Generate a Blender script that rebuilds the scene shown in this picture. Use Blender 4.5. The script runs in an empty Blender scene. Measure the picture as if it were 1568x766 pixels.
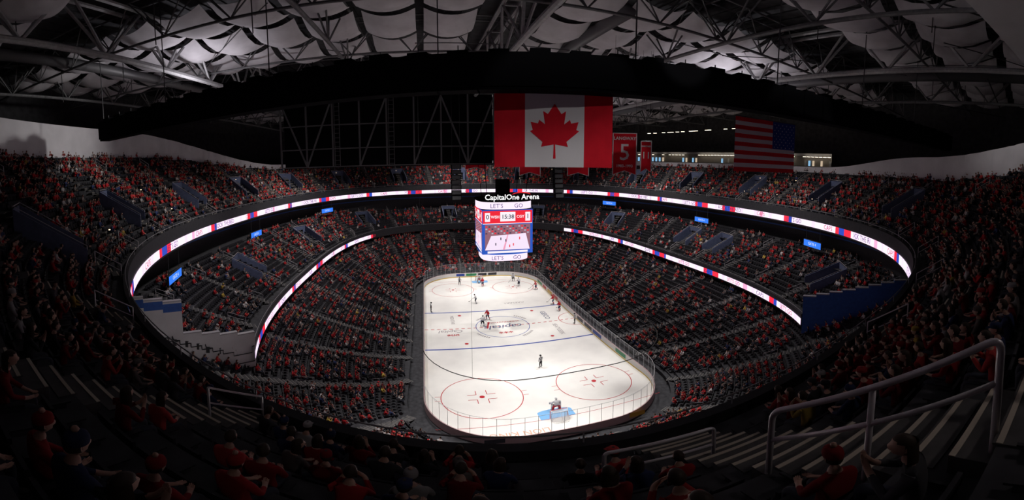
import bpy, math, random, numpy as np
from mathutils import Vector, Matrix
random.seed(7); rng=np.random.default_rng(11)
pi=math.pi
scene=bpy.context.scene
try: scene.view_settings.view_transform='Standard'
except Exception: pass
CX,CY=12.95,30.5
CAM=(0.27,-30.67,28.18)
# ---------------------------------------------------------------- materials
def new_mat(name):
    m=bpy.data.materials.new(name); m.use_nodes=True
    nt=m.node_tree; b=nt.nodes['Principled BSDF']
    return m,nt,b
def mat(name,col,rough=.7,metal=0,spec=.3,noise=0,nscale=3,emit=None,es=0):
    m,nt,b=new_mat(name)
    b.inputs['Base Color'].default_value=(*col,1); b.inputs['Roughness'].default_value=rough
    b.inputs['Metallic'].default_value=metal; b.inputs['Specular IOR Level'].default_value=spec
    if noise:
        tc=nt.nodes.new('ShaderNodeTexCoord'); n=nt.nodes.new('ShaderNodeTexNoise'); n.inputs['Scale'].default_value=nscale; n.inputs['Detail'].default_value=4
        r=nt.nodes.new('ShaderNodeValToRGB')
        r.color_ramp.elements[0].color=(*[c*(1-noise) for c in col],1); r.color_ramp.elements[1].color=(*[min(1,c*(1+noise)) for c in col],1)
        r.color_ramp.elements[0].position=.3; r.color_ramp.elements[1].position=.7
        nt.links.new(tc.outputs['Object'],n.inputs['Vector']); nt.links.new(n.outputs['Fac'],r.inputs[0]); nt.links.new(r.outputs[0],b.inputs['Base Color'])
    if emit:
        b.inputs['Emission Color'].default_value=(*emit,1); b.inputs['Emission Strength'].default_value=es
    return m
def emat(name,col,s=1.0):
    return mat(name,(0.02,0.02,0.02),.4,emit=col,es=s)
def attr_mat(name,attr,typ='INSTANCER',rough=.85):
    m,nt,b=new_mat(name); a=nt.nodes.new('ShaderNodeAttribute'); a.attribute_type=typ; a.attribute_name=attr
    nt.links.new(a.outputs['Color'],b.inputs['Base Color']); b.inputs['Roughness'].default_value=rough; b.inputs['Specular IOR Level'].default_value=.15
    return m
def clear_mat(name,col,fac,rough=.1):
    m=bpy.data.materials.new(name); m.use_nodes=True; nt=m.node_tree; nt.nodes.clear()
    o=nt.nodes.new('ShaderNodeOutputMaterial'); mx=nt.nodes.new('ShaderNodeMixShader'); t=nt.nodes.new('ShaderNodeBsdfTransparent'); d=nt.nodes.new('ShaderNodeBsdfDiffuse')
    d.inputs[0].default_value=(*col,1); mx.inputs[0].default_value=fac
    nt.links.new(t.outputs[0],mx.inputs[1]); nt.links.new(d.outputs[0],mx.inputs[2]); nt.links.new(mx.outputs[0],o.inputs[0])
    return m
M_conc=mat('concrete_tread',(.04,.04,.045),.9,noise=.35,nscale=2)
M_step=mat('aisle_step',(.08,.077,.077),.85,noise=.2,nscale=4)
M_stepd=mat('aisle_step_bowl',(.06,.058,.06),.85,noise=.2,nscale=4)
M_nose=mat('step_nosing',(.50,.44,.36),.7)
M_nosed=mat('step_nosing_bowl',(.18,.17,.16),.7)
M_seat=mat('seat_plastic',(.020,.020,.024),.5,spec=.3)
M_seatf=mat('seat_frame',(.05,.05,.055),.5)
M_fascia=mat('fascia_dark',(.03,.03,.035),.7,noise=.2)
M_blue=mat('blue_wall',(.03,.09,.32),.6,noise=.15)
M_vom=mat('vomitory_paint',(.09,.11,.19),.7,noise=.15)
M_white=mat('white_wall',(.68,.66,.69),.8,noise=.08,nscale=.4)
M_grey=mat('grey_wall',(.55,.54,.56),.8,noise=.1,nscale=.5)
M_rail=mat('rail_steel',(.60,.57,.60),.38,metal=.3,spec=.5)
M_railt=mat('rail_painted',(.36,.35,.37),.5,metal=.2)
M_black=mat('black_cloth_tunnel_dark',(.004,.004,.005),.95,spec=.05)
M_truss=mat('truss_steel',(.17,.17,.175),.6,metal=.2,noise=.2)
M_trussl=mat('truss_light_steel',(.42,.42,.43),.6,metal=.1,noise=.15)
M_trussd=mat('truss_dark_steel',(.06,.06,.065),.6)
M_trussm=mat('truss_rigging_steel',(.13,.13,.135),.6,metal=.2)
M_roof=mat('roof_deck',(.06,.06,.064),.9,noise=.3,nscale=1)
M_panel=mat('fabric_panel',(.60,.58,.61),.9,noise=.12,nscale=.6)
M_duct=mat('duct_metal',(.2,.2,.21),.5,metal=.4)
# ---------------------------------------------------------------- mesh builder
class MB:
    def __init__(s): s.v=[]; s.f=[]; s.m=[]
    def add(s,vs,fs,mi=0):
        o=len(s.v); s.v.extend([tuple(map(float,p)) for p in vs])
        for i,f in enumerate(fs):
            s.f.append(tuple(o+j for j in f)); s.m.append(mi[i] if isinstance(mi,(list,tuple)) else mi)
    def box(s,c,d,rz=0,mi=0):
        hx,hy,hz=d[0]/2,d[1]/2,d[2]/2; co,si=math.cos(rz),math.sin(rz)
        vs=[]
        for z in (-hz,hz):
            for x,y in ((-hx,-hy),(hx,-hy),(hx,hy),(-hx,hy)):
                vs.append((c[0]+x*co-y*si,c[1]+x*si+y*co,c[2]+z))
        s.add(vs,[(0,3,2,1),(4,5,6,7),(0,1,5,4),(1,2,6,5),(2,3,7,6),(3,0,4,7)],mi)
    def beam(s,p,q,r,n=4,mi=0,r2=None):
        p=Vector(p);q=Vector(q);d=(q-p)
        if d.length<1e-6: return
        d.normalize(); up=Vector((0,0,1)) if abs(d.z)<.95 else Vector((1,0,0))
        a=d.cross(up).normalized(); b=a.cross(d); r2=r2 or r
        vs=[]
        for c,rr_ in ((p,r),(q,r2)):
            for i in range(n):
                t=2*pi*(i+.5)/n; vs.append(c+a*math.cos(t)*rr_+b*math.sin(t)*rr_)
        fs=[(i,(i+1)%n,n+(i+1)%n,n+i) for i in range(n)]+[tuple(range(n-1,-1,-1)),tuple(range(n,2*n))]
        s.add(vs,fs,mi)
    def tube(s,path,r,n=8,mi=0):
        P=[Vector(p) for p in path]; vs=[]; k=len(P)
        for i,p in enumerate(P):
            d=(P[min(i+1,k-1)]-P[max(i-1,0)]).normalized(); up=Vector((0,0,1)) if abs(d.z)<.97 else Vector((0,1,0))
            if i==0: a=d.cross(up).normalized()
            else: a=(a-d*a.dot(d)).normalized()
            b=a.cross(d)
            for j in range(n):
                t=2*pi*j/n; vs.append(p+a*math.cos(t)*r+b*math.sin(t)*r)
        fs=[]
        for i in range(k-1):
            for j in range(n):
                fs.append((i*n+j,i*n+(j+1)%n,(i+1)*n+(j+1)%n,(i+1)*n+j))
        fs+= [tuple(range(n-1,-1,-1)),tuple(range((k-1)*n,k*n))]
        s.add(vs,fs,mi)
    def quad(s,a,b,c,d,mi=0): s.add([a,b,c,d],[(0,1,2,3)],mi)
    def mesh(s,name,mats,smooth=False):
        me=bpy.data.meshes.new(name); me.from_pydata(s.v,[],s.f)
        for m in mats: me.materials.append(m)
        me.polygons.foreach_set('material_index',s.m)
        if smooth: me.polygons.foreach_set('use_smooth',[True]*len(s.f))
        me.update(); return me
    def obj(s,name,mats,smooth=False,parent=None):
        o=bpy.data.objects.new(name,s.mesh(name,mats,smooth)); scene.collection.objects.link(o)
        if parent: o.parent=parent
        return o
def empty(name,loc=(0,0,0)):
    o=bpy.data.objects.new(name,None); o.location=loc; scene.collection.objects.link(o); return o
def text_geo(body,size=1,align='CENTER',bold=0):
    c=bpy.data.curves.new('t','FONT'); c.body=body; c.size=size; c.align_x=align; c.align_y='CENTER'; c.resolution_u=2; c.offset=bold
    o=bpy.data.objects.new('t',c); scene.collection.objects.link(o)
    bpy.context.view_layer.update()
    me=bpy.data.meshes.new_from_object(o.evaluated_get(bpy.context.evaluated_depsgraph_get()))
    vs=[tuple(v.co) for v in me.vertices]; fs=[tuple(p.vertices) for p in me.polygons]
    bpy.data.objects.remove(o); bpy.data.curves.remove(c); bpy.data.meshes.remove(me)
    return vs,fs
def xf(vs,M): return [tuple(M@Vector(v)) for v in vs]
# ---------------------------------------------------------------- contours
N=720; PHI=np.linspace(0,2*pi,N,endpoint=False)
def se(a,b,n,ph=PHI):
    c=np.abs(np.cos(ph)); s=np.abs(np.sin(ph)); return ((c/a)**n+(s/b)**n)**(-1/n)
def rrect(a,b,r,ph=PHI):
    out=[]
    for p in np.atleast_1d(ph):
        c,s=abs(math.cos(p)),abs(math.sin(p))
        t=min(a/max(c,1e-9),b/max(s,1e-9))
        if t*c>a-r and t*s>b-r:
            dc=c*(a-r)+s*(b-r); t=dc+math.sqrt(max(0,dc*dc-((a-r)**2+(b-r)**2-r*r)))
        out.append(t)
    return np.array(out)
UPN,LON=2.4,2.7
def upR(o,ph=PHI): return se(43.1+o,54.8+o,UPN,ph)
def loR(o,ph=PHI): return se(31.9+o,47.4+o,LON,ph)
def rkR(o,ph=PHI): return rrect(12.95+o,30.5+o,8.5+o,ph)
def P3(R,z,i): i%=N; return (CX+R[i]*math.cos(PHI[i]),CY+R[i]*math.sin(PHI[i]),z if np.isscalar(z) else float(z[i]))
def ringstrip(mb,R1,z1,R2,z2,mask=None,mi=0):
    c,s=np.cos(PHI),np.sin(PHI)
    z1=np.broadcast_to(z1,N); z2=np.broadcast_to(z2,N)
    o=len(mb.v)
    mb.v.extend(zip((CX+R1*c).tolist(),(CY+R1*s).tolist(),z1.tolist())); mb.v.extend(zip((CX+R2*c).tolist(),(CY+R2*s).tolist(),z2.tolist()))
    for i in range(N):
        if mask is not None and not mask[i]: continue
        j=(i+1)%N; mb.f.append((o+i,o+j,o+N+j,o+N+i)); mb.m.append(mi)
def phi_of(x,y): return math.atan2(y-CY,x-CX)%(2*pi)
def angdist(a,b): return np.abs((a-b+pi)%(2*pi)-pi)
def arclen(R):
    x=R*np.cos(PHI); y=R*np.sin(PHI); d=np.hypot(np.roll(x,-1)-x,np.roll(y,-1)-y); return np.concatenate([[0],np.cumsum(d)])
def smooth(x): x=np.clip(x,0,1); return x*x*(3-2*x)
phL=phi_of(-44,-2)
nU=(12+6*smooth(1-(angdist(PHI,phL)-.35)/.75)); 
nearmask=angdist(PHI,3*pi/2); nU=np.maximum(nU,12+5*smooth(1-(nearmask-.3)/.4)); nU=nU.round().astype(int)
TR_U,RI_U,Z_U=.80,.55,21.2
TR_C,RI_C,Z_C=.84,.42,10.3; NC=12
NL=21; Z_L0,Z_L1=.5,8.6
def lowR(k,ph=PHI): t=k/NL; return rkR(1.9,ph)*(1-t)+loR(.3,ph)*t
pA=phi_of(37,-7); pB=phi_of(-15,1)
clubmask=~((PHI>pB)&(PHI<pA))
ribL=clubmask & ~((PHI>phi_of(37,66))&(PHI<phi_of(-13,66)))
def aisles(R,spacing,anchor):
    L=arclen(R); tot=L[-1]; n=round(tot/spacing); s0=np.interp(anchor,np.append(PHI,2*pi),L)
    return [float(np.interp((s0+tot*k/n)%tot,L,np.append(PHI,2*pi)))%(2*pi) for k in range(n)]
PH0=phi_of(4.6,-28.2)
A_U=aisles(upR(4),9.6,PH0); A_C=aisles(loR(4),8.6,0.02); A_L=aisles(lowR(11),8.4,0.0)
V_U=[(A_U[i],3,7) for i in range(1,len(A_U),2) if angdist(A_U[i],3*pi/2)>.35]
V_C=[(A_C[i],4,8) for i in range(0,len(A_C),3) if clubmask[int(A_C[i]/(2*pi)*N)%N]]
def vcells(R,ph,w=1.6):
    i0=int(ph/(2*pi)*N)
    r=R[i0%N]; x=R*np.cos(PHI); y=R*np.sin(PHI); cx,cy=r*math.cos(ph),r*math.sin(ph)
    d=np.hypot(x-cx,y-cy); return d<w
# ---------------------------------------------------------------- decks
seatP=[]; seatR=[]; 
def place(R,z,mask,ais,vom,k,pitch,tier,off=.38):
    L=arclen(R); tot=L[-1]; s=np.arange(0,tot,pitch)+rng.random()*.3
    ph=np.interp(s,L,np.append(PHI,2*pi))
    Rr=np.interp(ph,np.append(PHI,2*pi),np.append(R,R[0]))
    x=CX+Rr*np.cos(ph); y=CY+Rr*np.sin(ph)
    e=.004; R2=np.interp((ph+e)%(2*pi),np.append(PHI,2*pi),np.append(R,R[0]))
    tx=CX+R2*np.cos(ph+e)-x; ty=CY+R2*np.sin(ph+e)-y; l=np.hypot(tx,ty); tx/=l; ty/=l
    nx,ny=-ty,tx
    x=x-nx*off; y=y-ny*off
    ok=mask[(ph/(2*pi)*N).astype(int)%N].copy()
    for a in ais: ok&=(angdist(ph,a)*Rr>(1.0 if (tier==2 and abs(a-PH0)<1e-3) else .78))
    for (a,k0,k1) in vom:
        if k0-1<=k<=k1+1: ok&=(angdist(ph,a)*Rr>2.35)
    rz=np.arctan2(-nx,ny)
    for i in np.nonzero(ok)[0]:
        seatP.append((x[i],y[i],z)); seatR.append((rz[i],tier,k))
def add_vom(mb,Rf,zf,ph,k0,k1,w=1.9):
    d=Vector((math.cos(ph),math.sin(ph),0)); t=Vector((-d.y,d.x,0)); C=Vector((CX,CY,0))
    i=int(ph/(2*pi)*N)%N; r0=Rf(k0)[i]-.05; r1=Rf(k1+1)[i]+.1; z0=zf(k0)-.05; z1=zf(k1+1)
    def pt(r,s,z): p=C+d*r+t*s; return (p.x,p.y,z)
    mb.quad(pt(r0,-w,z0),pt(r0,w,z0),pt(r1,w,z0),pt(r1,-w,z0),0)
    for sgn in(-1,1):
        a=sgn*w; b=sgn*(w+.14)
        v=[pt(r0,a,z0),pt(r1,a,z0),pt(r1,a,z1+.95),pt(r0,a,z0+.95),pt(r0,b,z0-.3),pt(r1,b,z0),pt(r1,b,z1+.95),pt(r0,b,z0+.95)]
        mb.add(v,[(0,1,2,3),(7,6,5,4),(3,2,6,7),(0,3,7,4)],1)
        mb.beam(pt(r0,(a+b)/2,z0+1.15),pt(r1,(a+b)/2,z1+1.15),.025,4,3)
        mb.beam(pt(r0,(a+b)/2,z0+.9),pt(r0,(a+b)/2,z0+1.15),.02,4,3)
    mb.add([pt(r1,-w,z0),pt(r1,-w*.62,z0),pt(r1,-w*.62,z0+2.3),pt(r1,w*.62,z0+2.3),pt(r1,w*.62,z0),pt(r1,w,z0),pt(r1,w,z1+.95),pt(r1,-w,z1+.95)],
      [(0,1,2,7),(2,3,6,7),(3,4,5,6)],1)
    mb.quad(pt(r1+1.5,-w,z0),pt(r1+1.5,w,z0),pt(r1+1.5,w,z0+2.4),pt(r1+1.5,-w,z0+2.4),2)  # black sheet puts the tunnel's darkness into the doorway as colour
    mb.beam(pt(r1,-w,z1+1.1),pt(r1,w,z1+1.1),.03,6,3)
def steps(mb,Rf,zf,rows,ph,rise,w=.62):
    d=Vector((math.cos(ph),math.sin(ph),0)); C=Vector((CX,CY,0)); i=int(ph/(2*pi)*N)%N
    rz=ph
    for k in rows:
        ra,rb=Rf(k)[i],Rf(k+1)[i]; z=zf(k); m=(ra+rb)/2
        p=C+d*((m+rb)/2)
        mb.box((p.x,p.y,z+rise*.25),(rb-m,2*w,rise*.5),rz,0)
        p=C+d*(ra+.12); mb.box((p.x,p.y,z+.012),(.30,2*w,.024),rz,0)
        for rr_,zz in ((ra+.03,z+.03),(m+.03,z+rise*.5+.006)):
            p=C+d*rr_; mb.box((p.x,p.y,zz),(.06,2*w,.012),rz,1)
def hrail(mb,Rf,zf,k0,k1,ph,off=0,h=.9,r=.022,mi=2):
    d=Vector((math.cos(ph),math.sin(ph),0)); t=Vector((-d.y,d.x,0)); C=Vector((CX,CY,0)); i=int(ph/(2*pi)*N)%N
    a=C+d*(Rf(k0)[i]+.2)+t*off; b=C+d*(Rf(k1)[i]+.2)+t*off; a.z=zf(k0); b.z=zf(k1)
    up=Vector((0,0,h)); mb.beam(a,a+up,r,4,mi); mb.beam(b,b+up,r,4,mi); mb.beam(a+up,b+up,r,4,mi); mb.beam(a+up*.5,b+up*.5,r*.8,4,mi)
# lower bowl
mb=MB(); st=MB(); zl=lambda k: Z_L0+(Z_L1-Z_L0)*(k/NL)**1.12
Rl=[lowR(k) for k in range(NL+2)]; lR=lambda k: Rl[k]
for k in range(NL):
    ringstrip(mb,Rl[k],zl(k),Rl[k+1],zl(k)); ringstrip(mb,Rl[k+1],zl(k),Rl[k+1],zl(k+1))
    place(Rl[k+1],zl(k),np.ones(N,bool),A_L,[],k,.56,0)
ringstrip(mb,Rl[0],0,Rl[0],zl(0))
ringstrip(mb,Rl[NL],zl(NL),upR(3),zl(NL),clubmask)
# the bowl carries on under the upper deck at the near end
NX=11; Rx=[loR(.3+.85*k) for k in range(NX+1)]; zx=lambda k: Z_L1+.40*k; xR=lambda k: Rx[k]
for k in range(NX):
    ringstrip(mb,Rx[k],zx(k),Rx[k+1],zx(k),~clubmask); ringstrip(mb,Rx[k+1],zx(k),Rx[k+1],zx(k+1),~clubmask)
    place(Rx[k+1],zx(k),~clubmask,A_L,[],k,.56,0)
mb.obj('lower_bowl_stand',[M_conc])
for a in A_L:
    steps(st,lR,zl,range(NL),a,.38,.55)
    if not clubmask[int(a/(2*pi)*N)%N]: steps(st,xR,zx,range(NX),a,.4,.55)
    for k in (4,14): hrail(st,lR,zl,k,k+2,a)
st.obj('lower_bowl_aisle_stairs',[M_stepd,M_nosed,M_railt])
# club tier
mb=MB(); st=MB(); zc=lambda k: Z_C+RI_C*k
Rc=[loR(.9+TR_C*k) for k in range(NC+2)]; cR=lambda k: Rc[k]
vm=[np.zeros(N,bool) for k in range(NC+1)]
for (a,k0,k1) in V_C:
    for k in range(k0,k1+1): vm[k]|=vcells(Rc[k],a,1.9)
for k in range(NC):
    m=clubmask&~vm[k]
    ringstrip(mb,Rc[k],zc(k),Rc[k+1],zc(k),m); ringstrip(mb,Rc[k+1],zc(k),Rc[k+1],zc(k+1),m)
    place(Rc[k+1],zc(k),clubmask,A_C,V_C,k,.56,1)
ringstrip(mb,Rc[NC],zc(NC),upR(4),zc(NC),clubmask)
ringstrip(mb,loR(0),9.3,loR(9),9.3,clubmask)
mb.obj('club_tier_stand',[M_conc])
for a in A_C:
    if clubmask[int(a/(2*pi)*N)%N]:
        steps(st,cR,zc,range(NC),a,RI_C,.55)
        for k in (1,9): hrail(st,cR,zc,k,k+2,a,0,.9,.03)
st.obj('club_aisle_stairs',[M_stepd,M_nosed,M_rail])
vb=MB()
for v in V_C: add_vom(vb,cR,zc,*v)
vb.obj('club_vomitory_parapets',[M_step,M_vom,M_black,M_rail])
# upper deck
mb=MB(); st=MB(); zu=lambda k: Z_U+RI_U*k
Ru=[upR(.35+TR_U*k) for k in range(22)]; uR=lambda k: Ru[k]
vm=[np.zeros(N,bool) for k in range(22)]
for (a,k0,k1) in V_U:
    for k in range(k0,k1+1): vm[k]|=vcells(Ru[k],a,1.9)
for k in range(18):
    m=(nU>k)&~vm[k]
    ringstrip(mb,Ru[k],zu(k),Ru[k+1],zu(k),m); ringstrip(mb,Ru[k+1],zu(k),Ru[k+1],zu(k+1),m)
    place(Ru[k+1],zu(k),nU>k,A_U,V_U,k,.56,2)
ringstrip(mb,upR(.2),19.0,upR(16),19.0)
mb.obj('upper_deck_stand',[M_conc])
for a in A_U:
    main=angdist(a,PH0)<.02
    n=int(nU[int(a/(2*pi)*N)%N]); steps(st,uR,zu,range(n),a,RI_U,.8 if main else .6)
    if not main:
        for k in (0,n-4): hrail(st,uR,zu,k,k+2,a,0,.9,.03)
st.obj('upper_deck_aisle_stairs',[M_step,M_nose,M_rail])
vb=MB()
for v in V_U: add_vom(vb,uR,zu,*v)
vb.obj('upper_vomitory_parapets',[M_step,M_vom,M_black,M_rail])
# fascias + parapets
mb=MB()
ringstrip(mb,upR(0),19.0,upR(0),21.55); ringstrip(mb,upR(0),21.55,upR(.3),21.55); ringstrip(mb,upR(.3),21.55,upR(.3),21.2)
mb.obj('upper_fascia_parapet',[M_fascia])
mb=MB()
ringstrip(mb,loR(0),9.3,loR(0),11.0,clubmask); ringstrip(mb,loR(0),11.0,loR(.2),11.0,clubmask); ringstrip(mb,loR(.2),11.0,loR(.2),10.3,clubmask); ringstrip(mb,loR(.2),10.3,loR(.9),10.3,clubmask)
mb.obj('club_fascia_parapet',[M_fascia])
def ring_rail(name,R,z,mask,h,step):
    mb=MB()
    for i in range(0,N,2):
        if mask[i] and mask[(i+2)%N]: mb.beam(P3(R,z+h,i),P3(R,z+h,i+2),.025,4)
        if mask[i] and i%step==0: mb.beam(P3(R,z,i),P3(R,z+h,i),.02,4)
    mb.obj(name,[M_railt])
allm=np.ones(N,bool)
ring_rail('upper_parapet_rail',upR(.15),21.55,allm,.35,8); ring_rail('club_parapet_rail',loR(.1),11.0,clubmask,.2,8)
mb=MB()
ringstrip(mb,upR(3),9.3,upR(3),17.6,None,0); ringstrip(mb,upR(3),17.6,upR(3),17.85,clubmask,1); ringstrip(mb,upR(3),17.85,upR(3),19.0,None,0)
mb.obj('wall_club_concourse',[M_fascia,M_blue])
def radial_wall(name,ph,m,z0,z1,boost=0):
    mb=MB(); d=(math.cos(ph),math.sin(ph)); r0=float(loR(0,np.array([ph]))[0]); r1=float(upR(3,np.array([ph]))[0])
    for k in range(8):
        a=r0+(r1-r0)*k/8; b=r0+(r1-r0)*(k+1)/8
        za=z1+k*.32+(boost if k>=4 else 0)
        c=((a+b)/2); mb.box((CX+d[0]*c,CY+d[1]*c,(z0+za)/2),(b-a,.3,za-z0),ph,0)
        mb.box((CX+d[0]*c,CY+d[1]*c,za+.06),(b-a,.4,.12),ph,1)
        if boost and k>=4: mb.box((CX+d[0]*c,CY+d[1]*c,za-.55),(b-a,.36,.8),ph,2)
    mb.obj(name,[m,M_railt,M_blue])
radial_wall('wall_club_right_end',pA,M_blue,8.6,13.4); radial_wall('wall_club_left_end',pB,M_grey,8.6,12.4,3.0)
# outer walls behind upper deck
backR=np.array([upR(.35+TR_U*nU[i])[i] for i in range(N)])
backRs=np.array([np.mean(backR[[(i+j)%N for j in range(-6,7)]]) for i in range(N)])+.25
zb=Z_U+RI_U*nU
leftw=smooth(1-(angdist(PHI,phi_of(-44,-6))-.25)/.9); rightw=smooth(1-(angdist(PHI,phi_of(52,-28))-.2)/.35)
ztop=np.array([np.mean((zb+1.1+3.4*leftw+2.2*rightw)[[(i+j)%N for j in range(-8,9)]]) for i in range(N)])
bw=np.maximum(backRs,backR+.02)
mb=MB(); ringstrip(mb,bw,20,bw,ztop); ringstrip(mb,bw,ztop,bw+1.2,ztop)
mb.obj('wall_upper_concourse',[M_white])
mb=MB(); ringstrip(mb,se(72,86,2.6),19,se(72,86,2.6),48); mb.obj('wall_outer',[M_roof])
mb=MB(); ringstrip(mb,backRs+.5,27.5,se(72,86,2.6),27.5); mb.obj('concourse_floor',[M_conc])
# ---------------------------------------------------------------- LED ribbons
def ribbon(name,R,z0,z1,mask,texts,sp):
    c,s=np.cos(PHI),np.sin(PHI); x=CX+R*c; y=CY+R*s
    mbr=MB(); cols=[]
    L=arclen(R); 
    W=(.98,.80,.97); W2=(.90,.70,.94); RD=(.85,.02,.05); BL=(.02,.06,.45); PK=(.95,.40,.62)
    for i in range(N):
        if not mask[i]: continue
        j=(i+1)%N; mbr.quad((x[i],y[i],z0),(x[j],y[j],z0),(x[j],y[j],z1),(x[i],y[i],z1))
        u=(L[i]%31)/31
        if u<.05: cc=RD
        elif u<.10: cc=BL
        elif u<.13: cc=RD
        elif .50<u<.53: cc=BL
        elif .53<u<.56: cc=RD
        elif .75<u<.78: cc=PK
        else: cc=W if int(L[i]*1.3)%5 else W2
        cols.extend([(*cc,1)]*4)
    me_o=mbr.obj(name,[]); me=me_o.data
    a=me.color_attributes.new('led','FLOAT_COLOR','CORNER'); a.data.foreach_set('color',np.array(cols,np.float32).ravel())
    m,nt,b=new_mat(name+'_led'); at=nt.nodes.new('ShaderNodeAttribute'); at.attribute_name='led'
    b.inputs['Base Color'].default_value=(.02,.02,.02,1); nt.links.new(at.outputs['Color'],b.inputs['Emission Color']); b.inputs['Emission Strength'].default_value=1.2
    me.materials.append(m)
    tb=MB(); tg=[text_geo(t,(z1-z0)*1.0) for t in texts]
    tot=L[-1]; k=0
    for sdist in np.arange(6,tot,sp):
        ph=float(np.interp(sdist,L,np.append(PHI,2*pi))); i=int(ph/(2*pi)*N)%N
        if not mask[i]: continue
        r=float(np.interp(ph,np.append(PHI,2*pi),np.append(R,R[0])))
        t=Vector((x[(i+1)%N]-x[i],y[(i+1)%N]-y[i],0)).normalized(); nin=Vector((-t.y,t.x,0))
        ax=-t; az=Vector((0,0,1)); 
        M=Matrix(((ax.x,az.x,nin.x,CX+r*math.cos(ph)+nin.x*.07),(ax.y,az.y,nin.y,CY+r*math.sin(ph)+nin.y*.07),(ax.z,az.z,nin.z,(z0+z1)/2),(0,0,0,1)))
        g=tg[k%len(tg)]; tb.add(xf(g[0],M),g[1],k%2); k+=1
    tb.obj(name+'_lettering',[emat(name+'_txt',(.05,.02,.2),.8),emat(name+'_txt2',(.6,.02,.06),.9)],parent=me_o)
ribbon('led_ribbon_board_upper',upR(-.06),19.22,20.18,allm,["LET'S GO","CAPS","ROCK THE RED","CAPS"],9.0)
ribbon('led_ribbon_board_club',loR(-.06),9.55,10.4,ribL,["CAPS","LET'S GO"],7.0)
# blue hanging signs
M_sign=emat('sign_blue_led',(.03,.20,.95),1.1); M_signt=emat('sign_text',(.8,.9,1),1)
for (x,y,z) in [(-24,63,16.9),(-29.6,33,16.1),(-26.6,3.6,16.2),(49.6,64,17.2),(55.6,32,16.4),(51.6,1.2,16.6)]:
    ph=phi_of(x,y)
    i=int(ph/(2*pi)*N)%N; R=upR(0); a=Vector(P3(R,z,i)); b=Vector(P3(R,z,i+1)); t=(b-a).normalized(); nin=Vector((-t.y,t.x,0)); rz=math.atan2(t.y,t.x)
    e=empty('hanging_blue_sign',(0,0,0)); s=MB(); c=a+nin*.3
    s.box(c,(4.6,.25,1.15),rz,0); 
    f=c+nin*.14; hx=t*2.2; 
    s.quad(f-hx+Vector((0,0,-.5)),f+hx+Vector((0,0,-.5)),f+hx+Vector((0,0,.5)),f-hx+Vector((0,0,.5)),1)
    for sg in (-1,1): s.beam(c+t*sg*1.8+Vector((0,0,.55)),c+t*sg*1.8+Vector((0,0,19.0-z)),.04,4,0)
    g=text_geo('GATE 4',.62); ax=-t; fp=f+nin*.02
    M=Matrix(((ax.x,0,nin.x,fp.x),(ax.y,0,nin.y,fp.y),(0,1,0,fp.z),(0,0,0,1))); s.add(xf(g[0],M),g[1],2)
    s.obj('sign_body',[M_fascia,M_sign,M_signt],parent=e)
# ---------------------------------------------------------------- rink
def outline(o,n=16):
    a,b,r=12.95+o,30.5+o,8.5+o; pts=[]
    for cx,cy,t0 in ((a-r,b-r,0),(-(a-r),b-r,pi/2),(-(a-r),-(b-r),pi),(a-r,-(b-r),1.5*pi)):
        for k in range(n+1):
            t=t0+pi/2*k/n; pts.append((CX+cx+r*math.cos(t),CY+cy+r*math.sin(t)))
    return pts
m,nt,b=new_mat('ice'); b.inputs['Roughness'].default_value=.3; b.inputs['Specular IOR Level'].default_value=.2
tc=nt.nodes.new('ShaderNodeTexCoord'); n1=nt.nodes.new('ShaderNodeTexNoise'); n1.inputs['Scale'].default_value=.35; n1.inputs['Detail'].default_value=8; r=nt.nodes.new('ShaderNodeValToRGB')
r.color_ramp.elements[0].color=(.79,.77,.74,1); r.color_ramp.elements[1].color=(.88,.86,.82,1); r.color_ramp.elements[0].position=.3; r.color_ramp.elements[1].position=.65
nt.links.new(tc.outputs['Object'],n1.inputs['Vector']); nt.links.new(n1.outputs['Fac'],r.inputs[0]); nt.links.new(r.outputs[0],b.inputs['Base Color']); M_ice=m
pts=outline(0); mb=MB(); mb.add([(x,y,0) for x,y in pts],[tuple(range(len(pts)))]); mb.obj('ice_rink',[M_ice])
mb=MB(); mb.box((CX,CY,-.25),(160,190,.3)); mb.obj('floor',[M_conc])
M_bl=mat('paint_blue',(.04,.08,.38),.4); M_rd=mat('paint_red',(.50,.03,.04),.4); M_cr=mat('paint_crease',(.22,.48,.80),.4); M_dk=mat('paint_navy',(.13,.14,.24),.4); M_gr=mat('paint_grey',(.38,.35,.36),.4); M_or=mat('paint_orange',(.75,.42,.30),.4)
ln=MB(); Z=.012
def rect(x0,y0,x1,y1,mi,z=Z): ln.quad((x0,y0,z),(x1,y0,z),(x1,y1,z),(x0,y1,z),mi)
def ring(cx,cy,r0,r1,mi,a0=0,a1=2*pi,n=48,z=Z):
    for k in range(n):
        t=a0+(a1-a0)*k/n; u=a0+(a1-a0)*(k+1)/n
        ln.quad((cx+r0*math.cos(t),cy+r0*math.sin(t),z),(cx+r1*math.cos(t),cy+r1*math.sin(t),z),(cx+r1*math.cos(u),cy+r1*math.sin(u),z),(cx+r0*math.cos(u),cy+r0*math.sin(u),z),mi)
for y in (22.9,38.1): rect(.05,y-.15,25.85,y+.15,0)
for k in range(26): rect(.05+k,30.5-.10,.05+k+.55,30.5+.10,1)
for y in (3.35,57.65): rect(.9,y-.03,25.0,y+.03,1)
ring(CX,CY,4.42,4.52,0)
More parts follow.
